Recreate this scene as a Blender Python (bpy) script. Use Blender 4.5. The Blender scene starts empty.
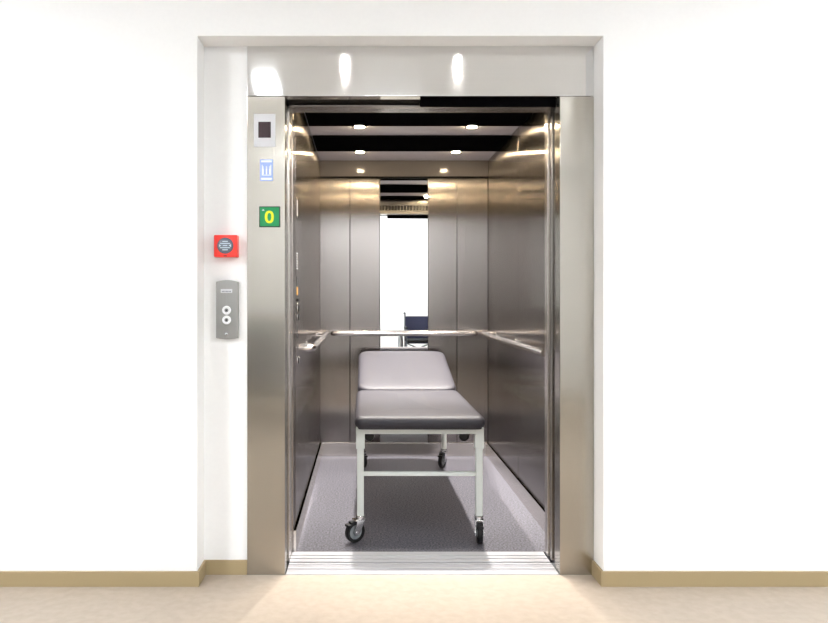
import bpy, bmesh, math, random
from mathutils import Vector, Matrix
random.seed(4)
C = bpy.context.scene.collection
F, PX, PY, EYE = 722.0, 364.0, 297.0, 1.213      # lens in pixels, vanishing point, eye height


def at(px, py, Y):
    return Vector(((px - PX) * Y / F, Y, EYE + (PY - py) * Y / F))


def lin(c):
    c = c / 255.0
    return c / 12.92 if c <= 0.04045 else ((c + 0.055) / 1.055) ** 2.4


def rgb(r, g, b):
    return (lin(r), lin(g), lin(b), 1)


# ---------------------------------------------------------------- materials
def new_mat(name):
    m = bpy.data.materials.new(name)
    m.use_nodes = True
    return m, m.node_tree, m.node_tree.nodes['Principled BSDF']


def plain(name, col, rough=0.5, metal=0.0, spec=0.5, coat=0.0):
    m, t, p = new_mat(name)
    p.inputs['Base Color'].default_value = col
    p.inputs['Roughness'].default_value = rough
    p.inputs['Metallic'].default_value = metal
    p.inputs['Specular IOR Level'].default_value = spec
    p.inputs['Coat Weight'].default_value = coat
    return m


def speckle(name, c1, c2, scale, rough, detail=2.0, bump=0.0, spec=0.3, lo=0.35, hi=0.65):
    m, t, p = new_mat(name)
    tc = t.nodes.new('ShaderNodeTexCoord')
    n = t.nodes.new('ShaderNodeTexNoise')
    n.inputs['Scale'].default_value = scale
    n.inputs['Detail'].default_value = detail
    r = t.nodes.new('ShaderNodeValToRGB')
    r.color_ramp.elements[0].position = lo
    r.color_ramp.elements[1].position = hi
    r.color_ramp.elements[0].color = c1
    r.color_ramp.elements[1].color = c2
    t.links.new(tc.outputs['Object'], n.inputs['Vector'])
    t.links.new(n.outputs['Fac'], r.inputs['Fac'])
    t.links.new(r.outputs['Color'], p.inputs['Base Color'])
    p.inputs['Roughness'].default_value = rough
    p.inputs['Specular IOR Level'].default_value = spec
    if bump:
        b = t.nodes.new('ShaderNodeBump')
        b.inputs['Strength'].default_value = bump
        b.inputs['Distance'].default_value = 0.002
        t.links.new(n.outputs['Fac'], b.inputs['Height'])
        t.links.new(b.outputs['Normal'], p.inputs['Normal'])
    return m


def brushed(name, col, rough=0.28, aniso=0.8, grain='v', var=0.10, coldark=0.86):
    """Brushed stainless steel; grain 'v' runs up and down, 'h' runs across."""
    m, t, p = new_mat(name)
    p.inputs['Metallic'].default_value = 1.0
    p.inputs['Anisotropic'].default_value = aniso
    tc = t.nodes.new('ShaderNodeTexCoord')
    mp = t.nodes.new('ShaderNodeMapping')
    mp.inputs['Scale'].default_value = (1, 1, 0.012) if grain == 'v' else (0.012, 1, 1)
    n = t.nodes.new('ShaderNodeTexNoise')
    n.inputs['Scale'].default_value = 90
    n.inputs['Detail'].default_value = 3
    t.links.new(tc.outputs['Object'], mp.inputs['Vector'])
    t.links.new(mp.outputs['Vector'], n.inputs['Vector'])
    r = t.nodes.new('ShaderNodeValToRGB')
    r.color_ramp.elements[0].position = 0.3
    r.color_ramp.elements[1].position = 0.7
    r.color_ramp.elements[0].color = (col[0] * coldark, col[1] * coldark, col[2] * coldark, 1)
    r.color_ramp.elements[1].color = col
    t.links.new(n.outputs['Fac'], r.inputs['Fac'])
    t.links.new(r.outputs['Color'], p.inputs['Base Color'])
    mr = t.nodes.new('ShaderNodeMapRange')
    mr.inputs['To Min'].default_value = rough * (1 - var)
    mr.inputs['To Max'].default_value = rough * (1 + var)
    t.links.new(n.outputs['Fac'], mr.inputs['Value'])
    t.links.new(mr.outputs['Result'], p.inputs['Roughness'])
    g = t.nodes.new('ShaderNodeNewGeometry')
    x = t.nodes.new('ShaderNodeVectorMath')
    x.operation = 'CROSS_PRODUCT'
    x.inputs[1].default_value = (0, 0, 1) if grain == 'v' else (1, 0, 0)
    t.links.new(g.outputs['Normal'], x.inputs[0])
    t.links.new(x.outputs['Vector'], p.inputs['Tangent'])
    return m


def glow(name, col, strength, base=(0.8, 0.8, 0.8, 1)):
    m, t, p = new_mat(name)
    p.inputs['Base Color'].default_value = base
    p.inputs['Emission Color'].default_value = col
    p.inputs['Emission Strength'].default_value = strength
    return m


M = dict(
    paint=speckle('wall_paint', (0.87, 0.87, 0.87, 1), (0.88, 0.88, 0.88, 1), 60, 0.6),
    lobby_ceiling=plain('ceiling_paint', (0.85, 0.85, 0.84, 1), 0.8),
    lobby_floor=speckle('beige_lino', (0.39, 0.325, 0.262, 1), (0.43, 0.362, 0.295, 1), 25, 0.42, 4),
    base=plain('baseboard_tan', rgb(158, 140, 106), 0.5),
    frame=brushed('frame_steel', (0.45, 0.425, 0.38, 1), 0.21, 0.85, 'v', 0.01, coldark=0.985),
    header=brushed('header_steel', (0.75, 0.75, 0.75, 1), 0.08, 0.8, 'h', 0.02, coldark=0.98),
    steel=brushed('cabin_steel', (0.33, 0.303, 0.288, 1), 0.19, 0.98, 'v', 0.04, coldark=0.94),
    frieze=plain('cornice_grey', (0.16, 0.147, 0.141, 1), 0.07, 0, 0.2),
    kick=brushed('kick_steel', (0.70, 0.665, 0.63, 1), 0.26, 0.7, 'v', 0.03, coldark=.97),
    door=brushed('door_steel', (0.46, 0.43, 0.40, 1), 0.25, 0.9, 'v', 0.02, coldark=.98),
    polished=plain('polished_steel', (0.78, 0.74, 0.71, 1), 0.16, 1.0),
    chrome=plain('chrome', (0.75, 0.75, 0.76, 1), 0.12, 1.0),
    alu=plain('sill_aluminium', (0.50, 0.50, 0.53, 1), 0.42, 0.45),
    groove=plain('dark_gap', (0.012, 0.012, 0.012, 1), 0.7),
    black_gloss=plain('black_ceiling_panel', (0.003, 0.003, 0.0035, 1), 0.5, 0, 0.0),
    ceil_grey=plain('grey_ceiling_panel', (0.45, 0.44, 0.48, 1), 0.45),
    mirror=plain('mirror_glass', (0.95, 0.96, 0.96, 1), 0.0, 1.0),
    carpet=speckle('cabin_floor_grey', (0.03, 0.0295, 0.035, 1), (0.135, 0.133, 0.158, 1), 110, 0.62, 3, 0.15),
    vinyl=speckle('black_vinyl', (0.018, 0.017, 0.0225, 1), (0.0225, 0.0215, 0.028, 1), 420, 0.54, 2, 0.03, 0.35),
    white_metal=plain('white_lacquer', rgb(198, 203, 200), 0.35),
    rubber=plain('black_rubber', (0.007, 0.007, 0.008, 1), 0.5, 0, 0.25),
    plastic=plain('black_plastic', (0.008, 0.008, 0.009, 1), 0.4, 0, 0.3),
    grey_wheel=plain('grey_wheel_hub', rgb(120, 125, 128), 0.4),
    red=plain('red_plastic', rgb(238, 52, 40), 0.35),
    smoke=plain('grey_blue_glass', rgb(86, 96, 110), 0.25),
    pale=plain('pale_print', rgb(190, 205, 214), 0.5),
    white=plain('white_print', rgb(245, 247, 252), 0.5),
    sign_blue=plain('sign_blue', rgb(158, 180, 232), 0.45),
    plate=plain('sensor_plate', rgb(208, 208, 212), 0.35),
    sensor=plain('sensor_window', rgb(54, 38, 44), 0.2),
    green=glow('display_green', rgb(0, 160, 88), 0.55, rgb(0, 90, 50)),
    yellow=glow('display_yellow', rgb(228, 236, 20), 0.8, rgb(120, 120, 10)),
    dark_green=plain('display_bezel', rgb(20, 62, 45), 0.3),
    amber=glow('amber_display', rgb(255, 190, 90), 0.9, rgb(90, 60, 20)),
    call_panel=brushed('call_panel_steel', (0.36, 0.355, 0.34, 1), 0.36, 0.5, 'v', coldark=0.95),
    button_ring=plain('button_ring', rgb(235, 236, 238), 0.35),
    button_face=plain('button_face', rgb(120, 122, 120), 0.35),
    navy=speckle('navy_nylon', rgb(42, 44, 66), rgb(52, 54, 80), 180, 0.6),
    lamp=glow('downlight_lens', (1.0, 0.78, 0.48, 1), 480),
    lobby_fill_lamp=glow('lobby_fill_lamp', (0.92, 0.965, 1.0, 1), 90.0),
    linear_lamp=glow('linear_lamp', (0.95, 0.975, 1.0, 1), 9.0),
    dark_frame=plain('dark_grey_enamel', rgb(62, 64, 72), 0.4),
    bench=plain('added_bench_brown', rgb(52, 44, 38), 0.7),
    lobby_spot=glow('lobby_spot', (1.0, 0.98, 0.95, 1), 300),
)


# ---------------------------------------------------------------- mesh building
class MB:
    def __init__(self):
        self.bm = bmesh.new()
        self.flat = False

    def merge(self, b, mtx=None):
        if mtx is not None:
            bmesh.ops.transform(b, matrix=mtx, verts=b.verts)
        me = bpy.data.meshes.new('tmp')
        b.to_mesh(me)
        b.free()
        self.bm.from_mesh(me)
        bpy.data.meshes.remove(me)
        return self

    def box(self, x0, x1, y0, y1, z0, z1, bev=0.0, seg=2, mtx=None):
        b = bmesh.new()
        bmesh.ops.create_cube(b, size=1.0)
        for v in b.verts:
            v.co = Vector((x0 + (v.co.x + .5) * (x1 - x0), y0 + (v.co.y + .5) * (y1 - y0), z0 + (v.co.z + .5) * (z1 - z0)))
        if bev:
            self.flat = True
            bmesh.ops.bevel(b, geom=list(b.edges), offset=bev, segments=seg, profile=0.5, affect='EDGES')
        return self.merge(b, mtx)

    def cyl(self, p0, p1, r0, r1=None, n=24, bev=0.0, caps=True):
        p0, p1 = Vector(p0), Vector(p1)
        d = p1 - p0
        b = bmesh.new()
        bmesh.ops.create_cone(b, cap_ends=caps, segments=n, radius1=r0, radius2=r0 if r1 is None else r1, depth=d.length)
        if bev:
            es = [e for e in b.edges if len(e.link_faces) == 2 and any(len(f.verts) > 4 for f in e.link_faces)]
            bmesh.ops.bevel(b, geom=es, offset=bev, segments=3, profile=0.5, affect='EDGES')
        q = d.to_track_quat('Z', 'Y').to_matrix().to_4x4()
        return self.merge(b, Matrix.Translation((p0 + p1) / 2) @ q)

    def lathe(self, prof, axis=(0, 0, 1), loc=(0, 0, 0), n=40):
        """prof: list of (radius, height) turned about axis."""
        b = bmesh.new()
        rings = []
        for r, h in prof:
            rings.append([b.verts.new((r * math.cos(2 * math.pi * k / n), r * math.sin(2 * math.pi * k / n), h)) for k in range(n)])
        for a, c in zip(rings, rings[1:]):
            for k in range(n):
                b.faces.new((a[k], a[(k + 1) % n], c[(k + 1) % n], c[k]))
        bmesh.ops.remove_doubles(b, verts=b.verts, dist=1e-6)
        bmesh.ops.recalc_face_normals(b, faces=b.faces)
        q = Vector(axis).to_track_quat('Z', 'Y').to_matrix().to_4x4()
        return self.merge(b, Matrix.Translation(Vector(loc)) @ q)

    def torus(self, R, r, axis, loc, n=48, k=10):
        prof = [(R + r * math.cos(2 * math.pi * i / k), r * math.sin(2 * math.pi * i / k)) for i in range(k + 1)]
        return self.lathe(prof, axis, loc, n)

    def prism(self, pts, y0, y1, mtx=None):
        """outline in x,z pushed along y."""
        b = bmesh.new()
        a = [b.verts.new((x, y0, z)) for x, z in pts]
        c = [b.verts.new((x, y1, z)) for x, z in pts]
        b.faces.new(a)
        b.faces.new(list(reversed(c)))
        n = len(pts)
        for i in range(n):
            b.faces.new((a[i], c[i], c[(i + 1) % n], a[(i + 1) % n]))
        bmesh.ops.recalc_face_normals(b, faces=b.faces)
        return self.merge(b, mtx)

    def tube(self, pts, r, n=14):
        """round tube along a polyline with mitred joints and closed ends."""
        pts = [Vector(p) for p in pts]
        b = bmesh.new()
        rings = []
        up = Vector((0, 0, 1))
        for i, p in enumerate(pts):
            d0 = (p - pts[i - 1]).normalized() if i else (pts[1] - p).normalized()
            d1 = (pts[i + 1] - p).normalized() if i < len(pts) - 1 else d0
            t = (d0 + d1).normalized()
            ref = up if abs(t.dot(up)) < 0.95 else Vector((0, 1, 0)) if abs(t.y) < .9 else Vector((1, 0, 0))
            u = t.cross(ref).normalized()
            v = u.cross(t).normalized()
            k = 1.0 / max(0.5, t.dot(d0))
            rings.append([b.verts.new(p + (u * math.cos(a) * (k if abs(u.dot(d1 - d0)) > 1e-4 else 1) + v * math.sin(a) * (k if abs(v.dot(d1 - d0)) > 1e-4 else 1)) * r)
                          for a in [2 * math.pi * j / n for j in range(n)]])
        for a, c in zip(rings, rings[1:]):
            best = min(range(n), key=lambda s: sum((a[j].co - c[(j + s) % n].co).length for j in range(n)))
            for j in range(n):
                b.faces.new((a[j], a[(j + 1) % n], c[(j + 1 + best) % n], c[(j + best) % n]))
        b.faces.new(rings[0])
        b.faces.new(rings[-1])
        bmesh.ops.recalc_face_normals(b, faces=b.faces)
        return self.merge(b)

    def build(self, name, mat, parent=None, smooth=True, kind=None):
        me = bpy.data.meshes.new(name)
        self.bm.to_mesh(me)
        self.bm.free()
        if smooth:
            for p in me.polygons:
                p.use_smooth = True
            me.set_sharp_from_angle(angle=math.radians(40))
        me.materials.append(M[mat])
        o = bpy.data.objects.new(name, me)
        C.objects.link(o)
        if parent is not None:
            o.parent = parent
            p, w = parent, Vector((0, 0, 0))
            while p is not None:
                w += p.location
                p = p.parent
            me.transform(Matrix.Translation(-w))
        if self.flat:                    # keep big faces flat next to their rounded edges
            wn = o.modifiers.new('weighted_normal', 'WEIGHTED_NORMAL')
            wn.keep_sharp = True
            wn.weight = 100
        if kind:
            o['kind'] = kind
        return o


def thing(name, label, cat, loc=(0, 0, 0), group=None):
    o = bpy.data.objects.new(name, None)
    o.empty_display_size = 0.1
    C.objects.link(o)
    o.location = loc
    return tag(o, label, cat, group)


def tag(o, label, cat, group=None):
    o['label'] = label
    o['category'] = cat
    if group:
        o['group'] = group
    return o


def copy_tree(o, parent=None):
    c = o.copy()
    C.objects.link(c)
    if parent is not None:
        c.parent = parent
    for ch in list(o.children):
        copy_tree(ch, c)
    return c


def bent(pts, rad, n=6):
    """round the corners of a polyline."""
    pts = [Vector(p) for p in pts]
    out = [pts[0]]
    for a, b, c in zip(pts, pts[1:], pts[2:]):
        d0, d1 = (a - b).normalized(), (c - b).normalized()
        s, e = b + d0 * rad, b + d1 * rad
        for i in range(n + 1):
            t = i / n
            out.append(s * (1 - t) ** 2 + b * 2 * t * (1 - t) + e * t * t)
    return out + [pts[-1]]


def struct(name, mb, mat):
    return mb.build(name, mat, None, True, 'structure')


# ---------------------------------------------------------------- levels
D1 = 3.15                    # face of the steel door surround
DN = 3.16                    # niche wall
DO = 3.03                    # outer wall
DB = 5.507                   # back wall of the cabin
FX0, FX1 = -0.510, 1.003     # surround, outside
OX0, OX1 = -0.345, 0.855     # door opening
FZ, OZ = 2.308, 2.090
CX0, CX1 = -0.3356, 0.946    # cabin inside
CZ = 2.253                   # cabin ceiling
DC = 3.43                    # inner face of the cabin front

# ---------------------------------------------------------------- lobby shell
LX0, LX1, LYB, LZ = -3.2, 3.4, -1.9, 2.75
w = MB()
w.box(LX0, -0.70, DO, 3.21, 0, LZ)
w.box(1.005, LX1, DO, 3.21, 0, LZ)
w.box(-0.70, 1.005, DO, 3.21, 2.309, LZ)
w.box(-0.70, -0.50, DN, 3.21, 0, 2.309)
w.box(0.995, 1.005, DN, 3.21, 0, 2.309)
w.box(-0.50, 0.995, DN, 3.21, 2.302, 2.309)
struct('wall_front', w, 'paint')
struct('wall_rear', MB().box(LX0, LX1, LYB - .1, LYB, 0, LZ), 'paint')
struct('wall_left', MB().box(LX0 - .1, LX0, LYB - .1, 3.30, 0, LZ), 'paint')
struct('wall_right', MB().box(LX1, LX1 + .1, LYB - .1, 3.30, 0, LZ), 'paint')
fl = MB().box(LX0, LX1, LYB, DO, -0.05, 0)
fl.box(-0.70, 1.005, DO, D1, -0.05, 0)
struct('floor', fl, 'lobby_floor')
struct('ceiling', MB().box(LX0, LX1, LYB, DO, LZ, LZ + .08), 'lobby_ceiling')
BH = 0.064
b = MB().box(-0.69, FX0, D1, DN, 0, BH, .002)
b.box(-0.70, -0.69, DO, DN, 0, BH, .002)
b.box(LX0, -0.69, DO - .01, DO, 0, BH, .002)
struct('baseboard_left', b, 'base')
b = MB().box(0.993, 1.005, DO, D1, 0, BH, .002)
b.box(0.993, LX1, DO - .01, DO, 0, BH, .002)
struct('baseboard_right', b, 'base')
struct('baseboard_rear', MB().box(LX0, LX1, LYB, LYB + .012, 0, .08, .002), 'base')

# ---------------------------------------------------------------- cabin shell
# side walls and back wall: steel sheets in front of a dark backing, with narrow joints
def sheets(name, boxes, back, mat='steel'):
    o = MB()
    for bx in boxes:
        o.box(*bx, bev=.0015, seg=1)
    o = struct(name, o, mat)
    o.data.materials.append(M['groove'])
    k = MB().box(*back)
    me = bpy.data.meshes.new('tmp')
    k.bm.to_mesh(me)
    k.bm.free()
    bm = bmesh.new()
    bm.from_mesh(o.data)
    n0 = len(bm.faces)
    bm.from_mesh(me)
    bm.faces.ensure_lookup_table()
    for f in bm.faces[n0:]:
        f.material_index = 1
    bm.to_mesh(o.data)
    bm.free()
    bpy.data.meshes.remove(me)
    return o


G = 0.002
SEAM = 4.43
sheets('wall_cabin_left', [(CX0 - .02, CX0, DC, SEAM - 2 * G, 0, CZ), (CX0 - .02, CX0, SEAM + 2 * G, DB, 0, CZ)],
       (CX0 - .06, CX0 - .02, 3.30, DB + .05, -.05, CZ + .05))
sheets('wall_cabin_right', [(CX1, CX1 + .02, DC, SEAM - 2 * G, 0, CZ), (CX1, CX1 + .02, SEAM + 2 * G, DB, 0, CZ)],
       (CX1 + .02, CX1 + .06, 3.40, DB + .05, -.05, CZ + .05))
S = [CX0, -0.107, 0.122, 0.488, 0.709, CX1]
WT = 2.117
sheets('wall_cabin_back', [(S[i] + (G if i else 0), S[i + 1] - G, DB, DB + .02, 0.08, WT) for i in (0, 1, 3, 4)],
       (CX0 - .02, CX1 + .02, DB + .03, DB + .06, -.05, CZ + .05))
struct('trim_cornice', MB().box(CX0, CX1, DB - .012, DB + .02, WT + .014, CZ, .003), 'frieze')
struct('floor_cabin', MB().box(CX0, CX1, DC, DB + .02, -.05, 0), 'carpet')
struct('ceiling_cabin', MB().box(CX0, CX1, 3.30, DB + .02, CZ, CZ + .05), 'ceil_grey')
for i, (y0, y1) in enumerate(((3.44, 3.60), (3.885, 4.350), (4.635, 5.104))):
    struct('trim_%d' % (i + 1), MB().box(CX0 + .003, CX1 - .003, y0, y1, CZ - .012, CZ - .001, .003), 'black_gloss')
struct('baseboard_cabin_left', MB().box(CX0, CX0 + .014, DC, DB, 0, 0.103, .001, 1), 'kick')
struct('baseboard_cabin_right', MB().box(CX1 - .014, CX1, DC, DB, 0, 0.103, .001, 1), 'kick')
struct('baseboard_cabin_back', MB().box(CX0 + .014, CX1 - .014, DB - .014, DB + .02, 0, 0.103, .004), 'kick')
# front of the cabin: posts each side and the panel over the door
w = MB().box(OX0, CX1 + .02, 3.31, DC, 2.088, CZ, .003)
struct('wall_cabin_front', w, 'door')
vg = thing('vent_grille', 'row of dark ventilation slots on the cabin front panel, seen in the mirror', 'vent', (.305, DC, 2.11))
m = MB()
for k in range(38):
    x = CX0 + .04 + k * .0325
    m.box(x, x + .022, DC + .0002, DC + .0012, 2.122, 2.172)
m.build('slots', 'groove', vg)
MB().box(CX0 + .01, CX1 - .01, DC + .0002, DC + .004, 2.112, 2.118, .001, 1).build('lower_rim', 'kick', vg)
MB().box(CX0 + .01, CX1 - .01, DC + .0002, DC + .004, 2.176, 2.182, .001, 1).build('upper_rim', 'kick', vg)
w = MB().box(OX0 - .05, OX0 + .003, 3.31, DC - .001, 0, 2.087, .002)
struct('trim_post', w, 'kick')
struct('trim_return', MB().box(0.858, CX1 + .02, 3.375, DC - .001, 0, 2.087, .002), 'kick')

# ---------------------------------------------------------------- door surround
fr = thing('door_surround', 'wide brushed stainless steel surround framing the open lift doorway', 'door frame', (0.25, D1, 0))
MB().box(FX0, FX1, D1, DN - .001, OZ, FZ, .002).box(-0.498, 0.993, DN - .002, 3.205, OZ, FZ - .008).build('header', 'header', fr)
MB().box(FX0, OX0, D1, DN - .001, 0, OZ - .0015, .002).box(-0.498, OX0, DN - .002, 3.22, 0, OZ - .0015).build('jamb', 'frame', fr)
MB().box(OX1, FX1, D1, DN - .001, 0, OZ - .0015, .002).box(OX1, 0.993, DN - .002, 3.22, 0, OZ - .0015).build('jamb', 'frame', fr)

tr = thing('door_track', 'dark door track and hanger plate over the lift doorway', 'door track', (0.25, 3.25, 2.06))
MB().box(-0.49, 0.99, 3.224, 3.305, 2.125, 2.295).build('track', 'groove', tr)
MB().box(0.25, 0.853, 3.21, 3.2225, 2.06, 2.2, .001).build('hanger_plate', 'black_gloss', tr)

dr = thing('landing_door', 'pair of steel landing door leaves slid open behind the surround', 'door', (1.0, 3.25, 0))
MB().box(0.858, 1.30, 3.224, 3.250, .004, 2.055, .003).build('door_leaf', 'door', dr)
MB().box(0.866, 1.32, 3.257, 3.283, .004, 2.055, .003).build('door_leaf', 'door', dr)
dr = thing('cabin_door', 'pair of steel cabin door leaves slid open inside the landing doors', 'door', (1.0, 3.34, 0))
MB().box(0.860, 1.30, 3.310, 3.334, .004, 2.085, .003).build('door_leaf', 'door', dr)
MB().box(0.868, 1.32, 3.343, 3.367, .004, 2.085, .003).build('door_leaf', 'door', dr)


def sill(name, label, y0, y1, grooves, z):
    m = MB().box(OX0 + .004, OX1 - .004, y0, y1, -.04, z - .012)
    e = [y0] + [q for g in grooves for q in g] + [y1]
    for a, c in zip(e[0::2], e[1::2]):
        m.box(OX0 + .004, OX1 - .004, a, c, -.03, z, .0015, 1)
    return tag(m.build(name, 'alu'), label, 'door sill')


sill('door_sill', 'grooved aluminium landing sill at the lobby floor edge', D1 + .001, 3.285,
     [(3.185, 3.189), (3.205, 3.215), (3.235, 3.239), (3.255, 3.265)], .004)
sill('door_sill', 'grooved aluminium cabin sill along the edge of the grey speckled floor', 3.30, DC - .001,
     [(3.335, 3.345), (3.372, 3.382)], .004)

# ---------------------------------------------------------------- mirror, rails
MT = math.tan(0)
mr = thing('wall_mirror', 'tall narrow mirror in the middle of the cabin back wall', 'mirror', (0.305, DB, .104))
MB().box(S[2] + .001, S[3] - .001, DB - .001, DB + .012, .104, WT, .001, 1).build('mirror_glass', 'mirror', mr)
RZ = 0.937


def handrail(label, pts, brackets, norm):
    p0 = pts[0]
    h = thing('handrail', label, 'handrail', p0)
    MB().tube(bent(pts, .035), .0195).build('rail', 'polished', h)
    n = Vector(norm)
    for q in brackets:
        q = Vector(q)
        wall = q + n * (abs((DB - q.y)) if n.y else abs((CX0 if n.x < 0 else CX1) - q.x))
        k = MB().cyl(q + n * .012, wall - n * .0005, .008, n=16)
        k.cyl(wall - n * .007, wall - n * .0005, .022, n=20)
        k.build('bracket', 'chrome', h)
    return h


handrail('straight polished steel handrail across the cabin back wall and mirror',
         [(-0.235, DB - .001, RZ), (-0.235, DB - .055, RZ), (0.845, DB - .055, RZ), (0.845, DB - .001, RZ)],
         [(.0, DB - .055, RZ), (.60, DB - .055, RZ)], (0, 1, 0))
handrail('short polished steel handrail on the cabin wall with the control panel',
         [(CX0 + .001, 5.42, RZ), (CX0 + .058, 5.42, RZ), (CX0 + .058, 3.90, RZ), (CX0 + .001, 3.90, RZ)],
         [(CX0 + .058, 5.1, RZ), (CX0 + .058, 4.2, RZ)], (-1, 0, 0))
handrail('long polished steel handrail on the cabin wall without control panel',
         [(CX1 - .001, 5.42, RZ), (CX1 - .055, 5.42, RZ), (CX1 - .055, 3.56, RZ)],
         [(CX1 - .055, 5.2, RZ), (CX1 - .055, 4.5, RZ), (CX1 - .055, 3.75, RZ)], (1, 0, 0))

# ---------------------------------------------------------------- cabin control panel
PYc = 3.59
cp = thing('control_panel', 'flush steel cabin control panel with black buttons and amber display', 'control panel', (CX0, PYc, .1))
X = CX0
MB().box(X, X + .003, PYc - .085, PYc + .085, .12, 2.08, .001, 1).build('faceplate', 'steel', cp)
zc = lambda y: EYE + (PY - y) * PYc / F
X3 = X + .003
MB().box(X3, X3 + .002, PYc - .02, PYc + .02, zc(286), zc(277), .0005, 1).build('indicator_window', 'plastic', cp)
MB().box(X3, X3 + .002, PYc - .025, PYc + .025, zc(295), zc(287), .0005, 1).build('display', 'amber', cp)
m = MB()
for k in range(7):
    m.box(X3, X3 + .0012, PYc - .03, PYc + .03 - .012 * (k % 3), zc(254 + k * 2.5), zc(253 + k * 2.5))
m.build('engraved_text', 'white', cp)
for y in (308, 316.5, 360):
    o = MB().lathe([(0, .012), (.016, .012), (.018, .009), (.018, 0)], (1, 0, 0), (X3, PYc, zc(y)), 28).build('button', 'plastic', cp)
    MB().torus(.020, .003, (1, 0, 0), (X3 + .003, PYc, zc(y)), 28, 8).build('button_ring', 'chrome', o)
MB().cyl((X3, PYc, zc(300)), (X3 + .008, PYc, zc(300)), .009, n=20, bev=.002).build('key_switch', 'plastic', cp)
MB().box(X3, X3 + .002, PYc - .012, PYc + .012, zc(338), zc(326), .0005, 1).build('slot', 'plastic', cp)
MB().box(X3, X3 + .0015, PYc - .018, PYc + .018, zc(216), zc(200), .0005, 1).build('notice_plate', 'plate', cp)

# ---------------------------------------------------------------- cabin downlights
LXs = (-0.028, 0.650)
LYs = (3.60, 4.350, 5.104)
d0 = thing('downlight', '', 'ceiling light', (LXs[0], LYs[1], CZ - .012))
z = CZ - .012
MB().lathe([(.030, 0.0), (.030, -.004), (.036, -.006), (.043, -.004), (.044, .0)], (0, 0, 1), (LXs[0], LYs[1], z)).build('trim_ring', 'chrome', d0)
MB().cyl((LXs[0], LYs[1], z - .003), (LXs[0], LYs[1], z + .006), .030, n=32).build('lens', 'lamp', d0)
sd = bpy.data.lights.new('beam', 'SPOT')
sd.energy = 330
sd.color = (1.0, 0.95, 0.91)
sd.spot_size = math.radians(86)
sd.spot_blend = 0.6
sd.shadow_soft_size = 0.03
so = bpy.data.objects.new('beam', sd)
C.objects.link(so)
so.parent = d0
so.location = (0, 0, -.008)
names = {(0, 1): 'lit round downlight in the nearer visible cabin row, over the control panel side',
         (1, 1): 'lit round downlight in the nearer visible cabin row, over the long handrail side',
         (0, 2): 'lit round downlight in the row by the back wall, over the control panel side',
         (1, 2): 'lit round downlight in the row by the back wall, over the long handrail side',
         (0, 0): 'lit round downlight behind the cabin door head, on the control panel side',
         (1, 0): 'lit round downlight behind the cabin door head, on the long handrail side'}
for (i, j), lb in names.items():
    o = d0 if (i, j) == (0, 1) else copy_tree(d0)
    o.location = (LXs[i], LYs[j], CZ - .012)
    tag(o, lb, 'ceiling light', 'round downlights in the cabin ceiling')
    if j == 0:                                   # the row at the door is dimmer
        for ch in o.children:
            if ch.type == 'LIGHT':
                ch.data = sd.copy()
                ch.data.energy = sd.energy * 0.15
                ch.data.spot_size = math.radians(80)

# ---------------------------------------------------------------- stretcher
def rr(hx, hy, r, n=6):
    pts = []
    for cx, cy, a0 in ((hx - r, hy - r, 0), (-hx + r, hy - r, 90), (-hx + r, -hy + r, 180), (hx - r, -hy + r, 270)):
        for k in range(n + 1):
            a = math.radians(a0 + 90 * k / n)
            pts.append((cx + r * math.cos(a), cy + r * math.sin(a)))
    return pts


def cushion(hx, hy, h, rc, re, crown, mtx, top=None):
    """padded slab: rounded corners rc, rounded rim re, slightly crowned top; top (x half-width) lets it taper to +y."""
    b = bmesh.new()
    rings = []
    seq = [(re * .55, 0, 0)]
    for k in range(0, 7):
        a = math.radians(-60 + 25 * k)
        seq.append((re * (1 - math.cos(a)), h / 2 + (h / 2 - .002) * math.sin(a) if a < 0 else h / 2 + (h / 2) * math.sin(a), 0))
    for ins, f in ((re * 2.2, .45), (re * 4, .75), (re * 7, .95), (min(hx, hy) * .75, 1.0)):
        seq.append((ins, h + crown * f, 0))
    for ins, zz, _ in seq:
        r = max(.004, rc - ins)
        ring = []
        for x, y in rr(hx - ins, hy - ins, min(r, hx - ins - .001, hy - ins - .001)):
            s = 1.0 if top is None else 1 + (top / hx - 1) * (y + hy) / (2 * hy)
            ring.append(b.verts.new((x * s, y, zz)))
        rings.append(ring)
    n = len(rings[0])
    for a, c in zip(rings, rings[1:]):
        for k in range(n):
            b.faces.new((a[k], a[(k + 1) % n], c[(k + 1) % n], c[k]))
    b.faces.new(list(reversed(rings[0])))
    b.faces.new(rings[-1])
    bmesh.ops.recalc_face_normals(b, faces=b.faces)
    return MB().merge(b, mtx)


SX = 0.277
st = thing('stretcher', 'wheeled examination stretcher with black vinyl pads and white tubular legs', 'stretcher', (SX, 4.35, 0))
PZ = 0.566
Y0, YH = 3.505, 4.545
p = cushion(.322, (YH - Y0) / 2, .064, .04, .034, .008, Matrix.Translation((SX - .003, (Y0 + YH) / 2, PZ)))
p.build('seat_pad', 'vinyl', st)
L, A = 0.78, math.radians(14)
mb = Matrix.Translation((SX - .003, YH + .012, PZ + .012)) @ Matrix.Rotation(A, 4, 'X') @ Matrix.Translation((0, L / 2, 0))
cushion(.316, L / 2, .058, .085, .020, .008, mb, .312).build('back_pad', 'vinyl', st)
LXl, LXr, LY0, LY1 = SX - .2945, SX + .2945, 3.59, 5.16
fm = MB()
fm.box(LXl - .022, LXr + .022, LY0 - .02, LY0 + .015, .535, PZ, .003)
fm.box(LXl - .022, LXr + .022, LY1 - .015, LY1 + .02, .535, PZ, .003)
for x in (LXl, LXr):
    fm.box(x - .015, x + .015, LY0, LY1, .535, PZ, .003)
fm.box(LXl, LXr, YH - .015, YH + .015, .54, PZ - .002, .003)
fm.build('frame', 'white_metal', st)
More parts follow.
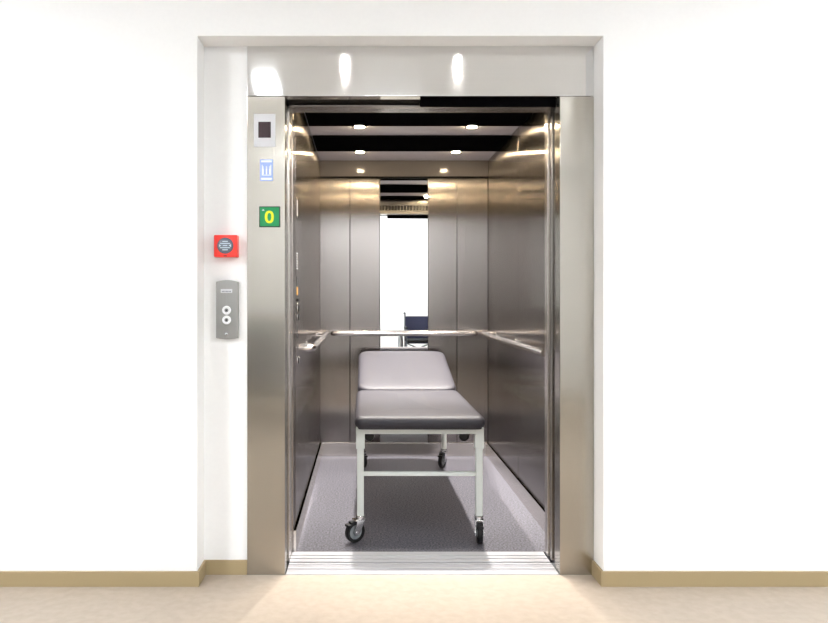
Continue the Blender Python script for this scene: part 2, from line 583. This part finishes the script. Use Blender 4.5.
MB().box(LXl, LXr, LY0 - .011, LY0 + .011, .325, .345, .003).build('crossbar', 'white_metal', st)
for x in (SX - .24, SX + .24):
    bk = MB()
    p0 = mb @ Vector((x - SX, L / 2 * .3, .0))
    bk.tube([(x, YH + .42, .545), (x, p0.y, p0.z)], .010, 10)
    bk.box(x - .012, x + .012, 0, L * .95, -.016, -.001, mtx=Matrix.Translation((0, YH + .012, PZ + .012)) @ Matrix.Rotation(A, 4, 'X'))
    bk.build('back_support', 'white_metal', st)
for x in (LXl + .045, LXr - .045):
    s = -1 if x < SX else 1
    k = MB().lathe([(0, -.014), (.022, -.014), (.027, -.008), (.027, .008), (.022, .014), (0, .014)], (s * .35, 1, 0), (x, 3.80, .482), 24)
    k.tube([(x, 3.80, .482), (x + s * .028, 3.83, .486), (x + s * .045, 3.83, .54)], .006, 10)
    k.build('knob', 'plastic', st)
CTOP = .128
for x in (LXl, LXr):
    for y in (LY0, LY1):
        lg = MB().box(x - .0168, x + .0168, y - .0168, y + .0168, CTOP, .47, .003)
        lg.box(x - .0215, x + .0215, y - .0215, y + .0215, .462, .5655, .003)
        lg.build('leg', 'white_metal', st)


def caster(x, y, yaw, R=.052):
    """swivel caster: fork (part) with wheel, hub and brake pedal as sub-parts. yaw 0 trails to -y."""
    mt = Matrix.Translation((x, y, 0)) @ Matrix.Rotation(yaw, 4, 'Z')
    off = -.032
    f = MB()
    f.cyl((0, 0, CTOP - .014), (0, 0, CTOP - .001), .022, n=24, bev=.002)
    f.box(-.021, .021, -.040, .018, CTOP - .022, CTOP - .013, .002)
    for s in (-1, 1):
        f.prism([(off - .014, R - .012), (off + .016, R - .012), (.014, CTOP - .016), (-.030, CTOP - .016)], -.0015, .0015,
                Matrix.Translation((s * .0195, 0, 0)) @ Matrix.Rotation(math.pi / 2, 4, 'Z'))
    f.cyl((-.024, off, R), (.024, off, R), .006, n=12)
    fo = MB()
    fo.merge(f.bm, mt)
    o = fo.build('caster', 'chrome', st)
    q = MB()
    q.lathe([(R - .016, -.012), (R - .004, -.0135), (R, -.009), (R, .009), (R - .004, .0135), (R - .016, .012), (R - .016, -.012)], (1, 0, 0), (0, off, R), 40)
    wb = MB()
    wb.merge(q.bm, mt)
    wb.build('tyre', 'rubber', o)
    q = MB().lathe([(0, -.013), (.012, -.013), (.014, -.007), (R - .017, -.008), (R - .0165, 0), (R - .017, .008), (.014, .007), (.012, .013), (0, .013)], (1, 0, 0), (0, off, R), 32)
    wb = MB()
    wb.merge(q.bm, mt)
    wb.build('hub', 'grey_wheel', o)
    q = MB().box(-.017, .017, -.082, -.050, CTOP - .045, CTOP - .033, .003)
    q.box(-.015, .015, -.062, -.02, CTOP - .040, CTOP - .022, .003)
    wb = MB()
    wb.merge(q.bm, mt)
    wb.build('brake_pedal', 'plastic', o)


caster(LXl, LY0, math.radians(-58))
caster(LXr, LY0, math.radians(-4))
caster(LXl, LY1, math.radians(20))
caster(LXr, LY1, math.radians(-28))

# ---------------------------------------------------------------- fittings on the surround and the wall
def plate(x0, x1, y0, y1, D, d0, d1, bev=.001):
    """box between photo-measured edges on the wall plane D, standing from depth d0 to d1 in front of it"""
    a, c = at(x0, y1, D), at(x1, y0, D)
    return MB().box(a.x, c.x, D - d1, D - d0, a.z, c.z, bev)


def anchor(x, y, D):
    return at(x, y, D)


s = thing('sensor_plate', 'pale square plate with dark sensor window, topmost on the steel jamb', 'sensor', anchor(265, 147, D1))
plate(254, 275.5, 114, 147, D1, 0, .004).build('plate', 'plate', s)
plate(258.5, 271, 122, 138, D1, .004, .006).build('sensor_window', 'sensor', s)

s = thing('pictogram_sign', 'small pale blue pictogram sign between the sensor plate and green display', 'sign', anchor(266.5, 181, D1))
plate(260, 273, 159.5, 181, D1, 0, .003).build('sign_plate', 'sign_blue', s)
m = MB()


def pr(x0, x1, y0, y1):
    a, c = at(x0, y1, D1), at(x1, y0, D1)
    m.box(a.x, c.x, D1 - .0042, D1 - .003, a.z, c.z)


pr(261.3, 271.8, 160.6, 162.4)
pr(261.3, 271.8, 178.0, 179.8)
for x in (263.2, 266.6, 269.8):       # three little standing figures
    pr(x - .6, x + .6, 168.5, 174.5)
    q = at(x, 167.2, D1)
    m.cyl((q.x, D1 - .0042, q.z), (q.x, D1 - .003, q.z), .0028, n=12)
pr(262.0, 262.7, 165, 175.5)
pr(270.6, 271.3, 165, 175.5)
pr(262.0, 271.3, 174.9, 175.6)
m.build('pictogram', 'white', s)

s = thing('floor_display', 'green lit floor display showing a yellow zero on the steel jamb', 'display', anchor(270, 227, D1))
plate(259.3, 280.3, 206.5, 227.3, D1, 0, .006, .0015).build('bezel', 'dark_green', s)
plate(260.3, 279.2, 207.6, 226.2, D1, .006, .008).build('screen', 'green', s)
q = at(269.6, 217.2, D1)
n = 36
b = bmesh.new()
ro, ri, yf = (.0195, .0270), (.0085, .0175), D1 - .010


def sup(r, k):
    a = 2 * math.pi * k / n
    return (q.x + r[0] * math.copysign(abs(math.cos(a)) ** .8, math.cos(a)), q.z + r[1] * math.copysign(abs(math.sin(a)) ** .9, math.sin(a)))


lay = []
for r, y in ((ri, D1 - .008), (ri, yf), (ro, yf), (ro, D1 - .008), (ri, D1 - .008)):
    lay.append([b.verts.new((sup(r, k)[0], y, sup(r, k)[1])) for k in range(n)])
for a, c in zip(lay, lay[1:]):
    for k in range(n):
        b.faces.new((a[k], a[(k + 1) % n], c[(k + 1) % n], c[k]))
bmesh.ops.recalc_face_normals(b, faces=b.faces)
MB().merge(b).build('digit', 'yellow', s)
m = MB()
a = at(263.5, 210.2, D1)
m.prism([(a.x - .006, a.z - .003), (a.x + .006, a.z - .003), (a.x, a.z + .004)], D1 - .009, D1 - .008)
m.build('arrow_mark', 'pale', s)

# fire alarm call point on the niche wall
s = thing('fire_call_point', 'red square fire alarm call point with round glass above the lift call panel', 'fire alarm', anchor(225.5, 257, DN))
a, c = at(214, 257, DN - .04), at(237.5, 235, DN - .04)
MB().box(a.x, c.x, DN - .045, DN, a.z, c.z, .004).build('housing', 'red', s)
cx, cz = (a.x + c.x) / 2 - .001, (a.z + c.z) / 2 + .001
ff = DN - .045
MB().lathe([(0, .006), (.030, .006), (.034, .003), (.035, 0)], (0, -1, 0), (cx, ff, cz), 40).build('glass', 'smoke', s)
m = MB()
for dz, hw in ((.018, .012), (.009, .022), (.0, .010), (-.009, .022), (-.018, .012)):
    m.box(cx - hw, cx + hw, ff - .0072, ff - .006, cz + dz - .0022, cz + dz + .0022)
for sx in (-1, 1):
    m.prism([(cx + sx * .026, cz + .006), (cx + sx * .026, cz - .006), (cx + sx * .015, cz)], ff - .0072, ff - .006)
m.build('printed_marks', 'pale', s)
MB().box(cx - .007, cx + .007, ff - .001, ff + .001, a.z + .003, a.z + .007).build('reset_slot', 'plastic', s)

# lift call panel
s = thing('call_panel', 'grey steel lift call panel with two round buttons below the fire call point', 'lift call panel', anchor(227, 339, DN))
a, c = at(216, 339, DN - .018), at(238.2, 280, DN - .018)
pts = []
n = 12
for k in range(n + 1):
    t = k / n
    pts.append((c.x + (a.x - c.x) * t, c.z - .008 + .008 * math.sin(math.pi * t)))
for k in range(n + 1):
    t = k / n
    pts.append((a.x + (c.x - a.x) * t, a.z + .004 - .006 * math.sin(math.pi * t)))
MB().prism(pts, DN - .018, DN).build('panel_body', 'call_panel', s)
fy = DN - .018
for y in (310.3, 320):
    q = at(226.6, y, DN - .018)
    r = MB().lathe([(.0085, .005), (.0165, .006), (.019, .003), (.0195, 0)], (0, -1, 0), (q.x, fy, q.z), 32).build('button', 'button_ring', s)
    MB().lathe([(0, .0045), (.0085, .0045), (.0086, 0)], (0, -1, 0), (q.x, fy, q.z), 24).build('button_face', 'button_face', r)
    MB().cyl((q.x, fy - .0055, q.z), (q.x, fy - .0045, q.z), .0035, n=14).build('button_dot', 'plastic', r)
q = at(226.5, 291, fy)
MB().box(q.x - .025, q.x + .025, fy - .002, fy, q.z - .008, q.z + .008, .0008, 1).build('nameplate', 'plate', s)
m = MB()
for k in range(7):
    m.box(q.x - .020 + k * .006, q.x - .016 + k * .006, fy - .0026, fy - .002, q.z - .005, q.z + .001)
m.build('nameplate_text', 'grey_wheel', s)
q = at(226.5, 334.2, fy)
MB().cyl((q.x, fy - .003, q.z), (q.x, fy, q.z), .007, n=20, bev=.001).build('key_switch', 'chrome', s)

# ---------------------------------------------------------------- wheelchair in the lobby (seen in the mirror)
WX, WY = 0.885, -0.80       # centre of the seat, backrest plane
wc = thing('wheelchair', 'folding wheelchair with navy backrest, seen in the cabin mirror', 'wheelchair', (WX, WY, 0))
HW = .215
m = MB()
for sx in (-1, 1):
    x = WX + sx * HW
    m.tube(bent([(x, WY - .13, .945), (x, WY - .005, .945), (x, WY, .90), (x, WY + .01, .28)], .04), .0125)
    m.tube(bent([(x, WY, .70), (x, WY + .34, .70), (x, WY + .38, .66), (x, WY + .40, .49)], .05), .0115)
    m.tube(bent([(x, WY, .485), (x, WY + .42, .485), (x, WY + .52, .40), (x, WY + .56, .16)], .05), .0125)
    m.tube([(x, WY + .01, .29), (x, WY + .42, .29), (x, WY + .42, .485)], .0115)
    m.tube([(x, WY + .01, .30), (x - sx * .005, WY + .01, .30)], .0115)
    m.cyl((x, WY + .36, .29), (x, WY + .36, .20), .012, n=14)
m.tube([(WX - HW, WY + .10, .29), (WX + HW, WY + .10, .47)], .010)
m.tube([(WX + HW, WY + .12, .29), (WX - HW, WY + .12, .47)], .010)
m.build('frame', 'dark_frame', wc)
for sx in (-1, 1):
    x = WX + sx * HW
    MB().cyl((x, WY - .16, .945), (x, WY - .06, .945), .017, n=18, bev=.004).build('push_handle', 'rubber', wc)
cushion(.205, .225, .022, .02, .009, -.004, Matrix.Translation((WX, WY + .016, .675)) @ Matrix.Rotation(math.radians(90), 4, 'X')).build('backrest', 'navy', wc)
cushion(.205, .21, .045, .03, .018, .006, Matrix.Translation((WX, WY + .235, .495))).build('seat', 'plastic', wc)
for sx in (-1, 1):
    x = WX + sx * HW
    MB().box(x - .024, x + .024, WY + .04, WY + .33, .705, .735, .010, 3).build('armrest', 'rubber', wc)
    MB().box(x - sx * .012 - .002, x - sx * .012 + .002, WY + .03, WY + .36, .50, .685, .001).build('side_guard', 'plastic', wc)
    xw = WX + sx * .275
    wl = MB().torus(.292, .015, (1, 0, 0), (xw, WY + .03, .307), 56, 10).build('drive_wheel', 'rubber', wc)
    m = MB().torus(.276, .007, (1, 0, 0), (xw, WY + .03, .307), 56, 8)
    m.cyl((xw - .03, WY + .03, .307), (xw + .03, WY + .03, .307), .022, n=20, bev=.004)
    m.cyl((xw, WY + .03, .307), (WX + sx * HW, WY + .03, .307), .010, n=14)
    for k in range(18):
        t = 2 * math.pi * k / 18
        m.cyl((xw + (.02 if k % 2 else -.02), WY + .03 + .02 * math.cos(t), .307 + .02 * math.sin(t)),
              (xw, WY + .03 + .274 * math.cos(t), .307 + .274 * math.sin(t)), .0014, n=6)
    m.build('rim', 'chrome', wl)
    MB().torus(.262, .009, (1, 0, 0), (xw + sx * .035, WY + .03, .307), 56, 10).build('push_rim', 'grey_wheel', wl)
    xc = WX + sx * HW
    fk = MB().cyl((xc, WY + .36, .21), (xc, WY + .36, .17), .016, n=16)
    for e in (-1, 1):
        fk.box(xc + e * .022 - .002, xc + e * .022 + .002, WY + .31, WY + .375, .08, .18, .001)
    fk.box(xc - .024, xc + .024, WY + .33, WY + .38, .172, .182, .002)
    fk = fk.build('caster', 'chrome', wc)
    MB().lathe([(0, -.012), (.06, -.015), (.09, -.016), (.095, -.008), (.095, .008), (.09, .016), (.06, .015), (0, .012)], (1, 0, 0), (xc, WY + .32, .0955), 36).build('caster_wheel', 'rubber', fk)
    MB().box(min(xc, xc - sx * .15), max(xc, xc - sx * .15), WY + .53, WY + .66, .135, .150, .005).build('footplate', 'plastic', wc)

# ---------------------------------------------------------------- unseen bench, added in the lobby to darken the steel jamb's reflection
bn = thing('added_dark_bench', 'dark brown bench, unseen, added in the lobby to darken the jamb reflection', 'bench', (-1.15, -.45, 0))
MB().box(-1.85, -.55, -.75, -.20, .34, .46, .03, 3).build('seat', 'bench', bn)
MB().box(-1.85, -.55, -.80, -.70, .40, 1.02, .03, 3).build('backrest', 'bench', bn)
for x in (-1.86, -.60):
    MB().box(x, x + .06, -.80, -.18, 0, .62, .012, 2).build('side_panel', 'bench', bn)

# ---------------------------------------------------------------- lobby lights
pan = thing('lobby_fill_panel', 'unseen square panel light added in the lobby ceiling to brighten the walls', 'ceiling light', (-2.3, 1.2, LZ), 'added lobby panel lights')  # panels added out of view to brighten the lobby walls
MB().box(-2.6, -2.0, .9, 1.5, LZ - .012, LZ, .002).build('light_frame', 'white_metal', pan)
MB().box(-2.57, -2.03, .93, 1.47, LZ - .016, LZ - .012).build('diffuser', 'lobby_fill_lamp', pan)
for x, y in ((2.6, 1.2), (.25, -1.2)):
    o = copy_tree(pan)
    o.location = (x, y, LZ)
ln = thing('linear_light', 'lit narrow linear light in the lobby ceiling', 'ceiling light', (-.66, .9, LZ))
MB().box(-.80, -.60, .83, 1.32, LZ - .012, LZ, .002).build('light_frame', 'white_metal', ln)
MB().box(-.78, -.62, .85, 1.30, LZ - .016, LZ - .012).build('diffuser', 'linear_lamp', ln)
sp = thing('lobby_downlight', 'lit round downlight in the lobby ceiling before the lift', 'ceiling light', (-.126, 1.5, LZ), 'lobby downlights')
MB().lathe([(.019, 0), (.019, -.005), (.036, -.007), (.044, -.004), (.045, 0)], (0, 0, 1), (-.126, 1.5, LZ)).build('trim_ring', 'white_metal', sp)
MB().cyl((-.126, 1.5, LZ - .004), (-.126, 1.5, LZ + .004), .019, n=32).build('lens', 'lobby_spot', sp)
o = copy_tree(sp)
o.location = (.625, 1.5, LZ)

# ---------------------------------------------------------------- world, camera, colour
wd = bpy.data.worlds.new('world')
bpy.context.scene.world = wd
wd.use_nodes = True
wd.node_tree.nodes['Background'].inputs['Color'].default_value = (1, 1, 1, 1)
wd.node_tree.nodes['Background'].inputs['Strength'].default_value = 0.3

cam = bpy.data.cameras.new('camera')
co = bpy.data.objects.new('camera', cam)
C.objects.link(co)
co.location = (0, 0, EYE)
co.rotation_euler = (math.pi / 2, 0, 0)
cam.sensor_fit = 'HORIZONTAL'
cam.sensor_width = 36
cam.lens = F / 828 * 36
cam.shift_x = (414 - PX) / 828
cam.shift_y = -(311.5 - PY) / 828
cam.clip_start = 0.05
bpy.context.scene.camera = co
v = bpy.context.scene.view_settings
v.view_transform = 'Standard'
v.look = 'None'
v.exposure = 0.0
v.gamma = 1.0
v.use_curve_mapping = False
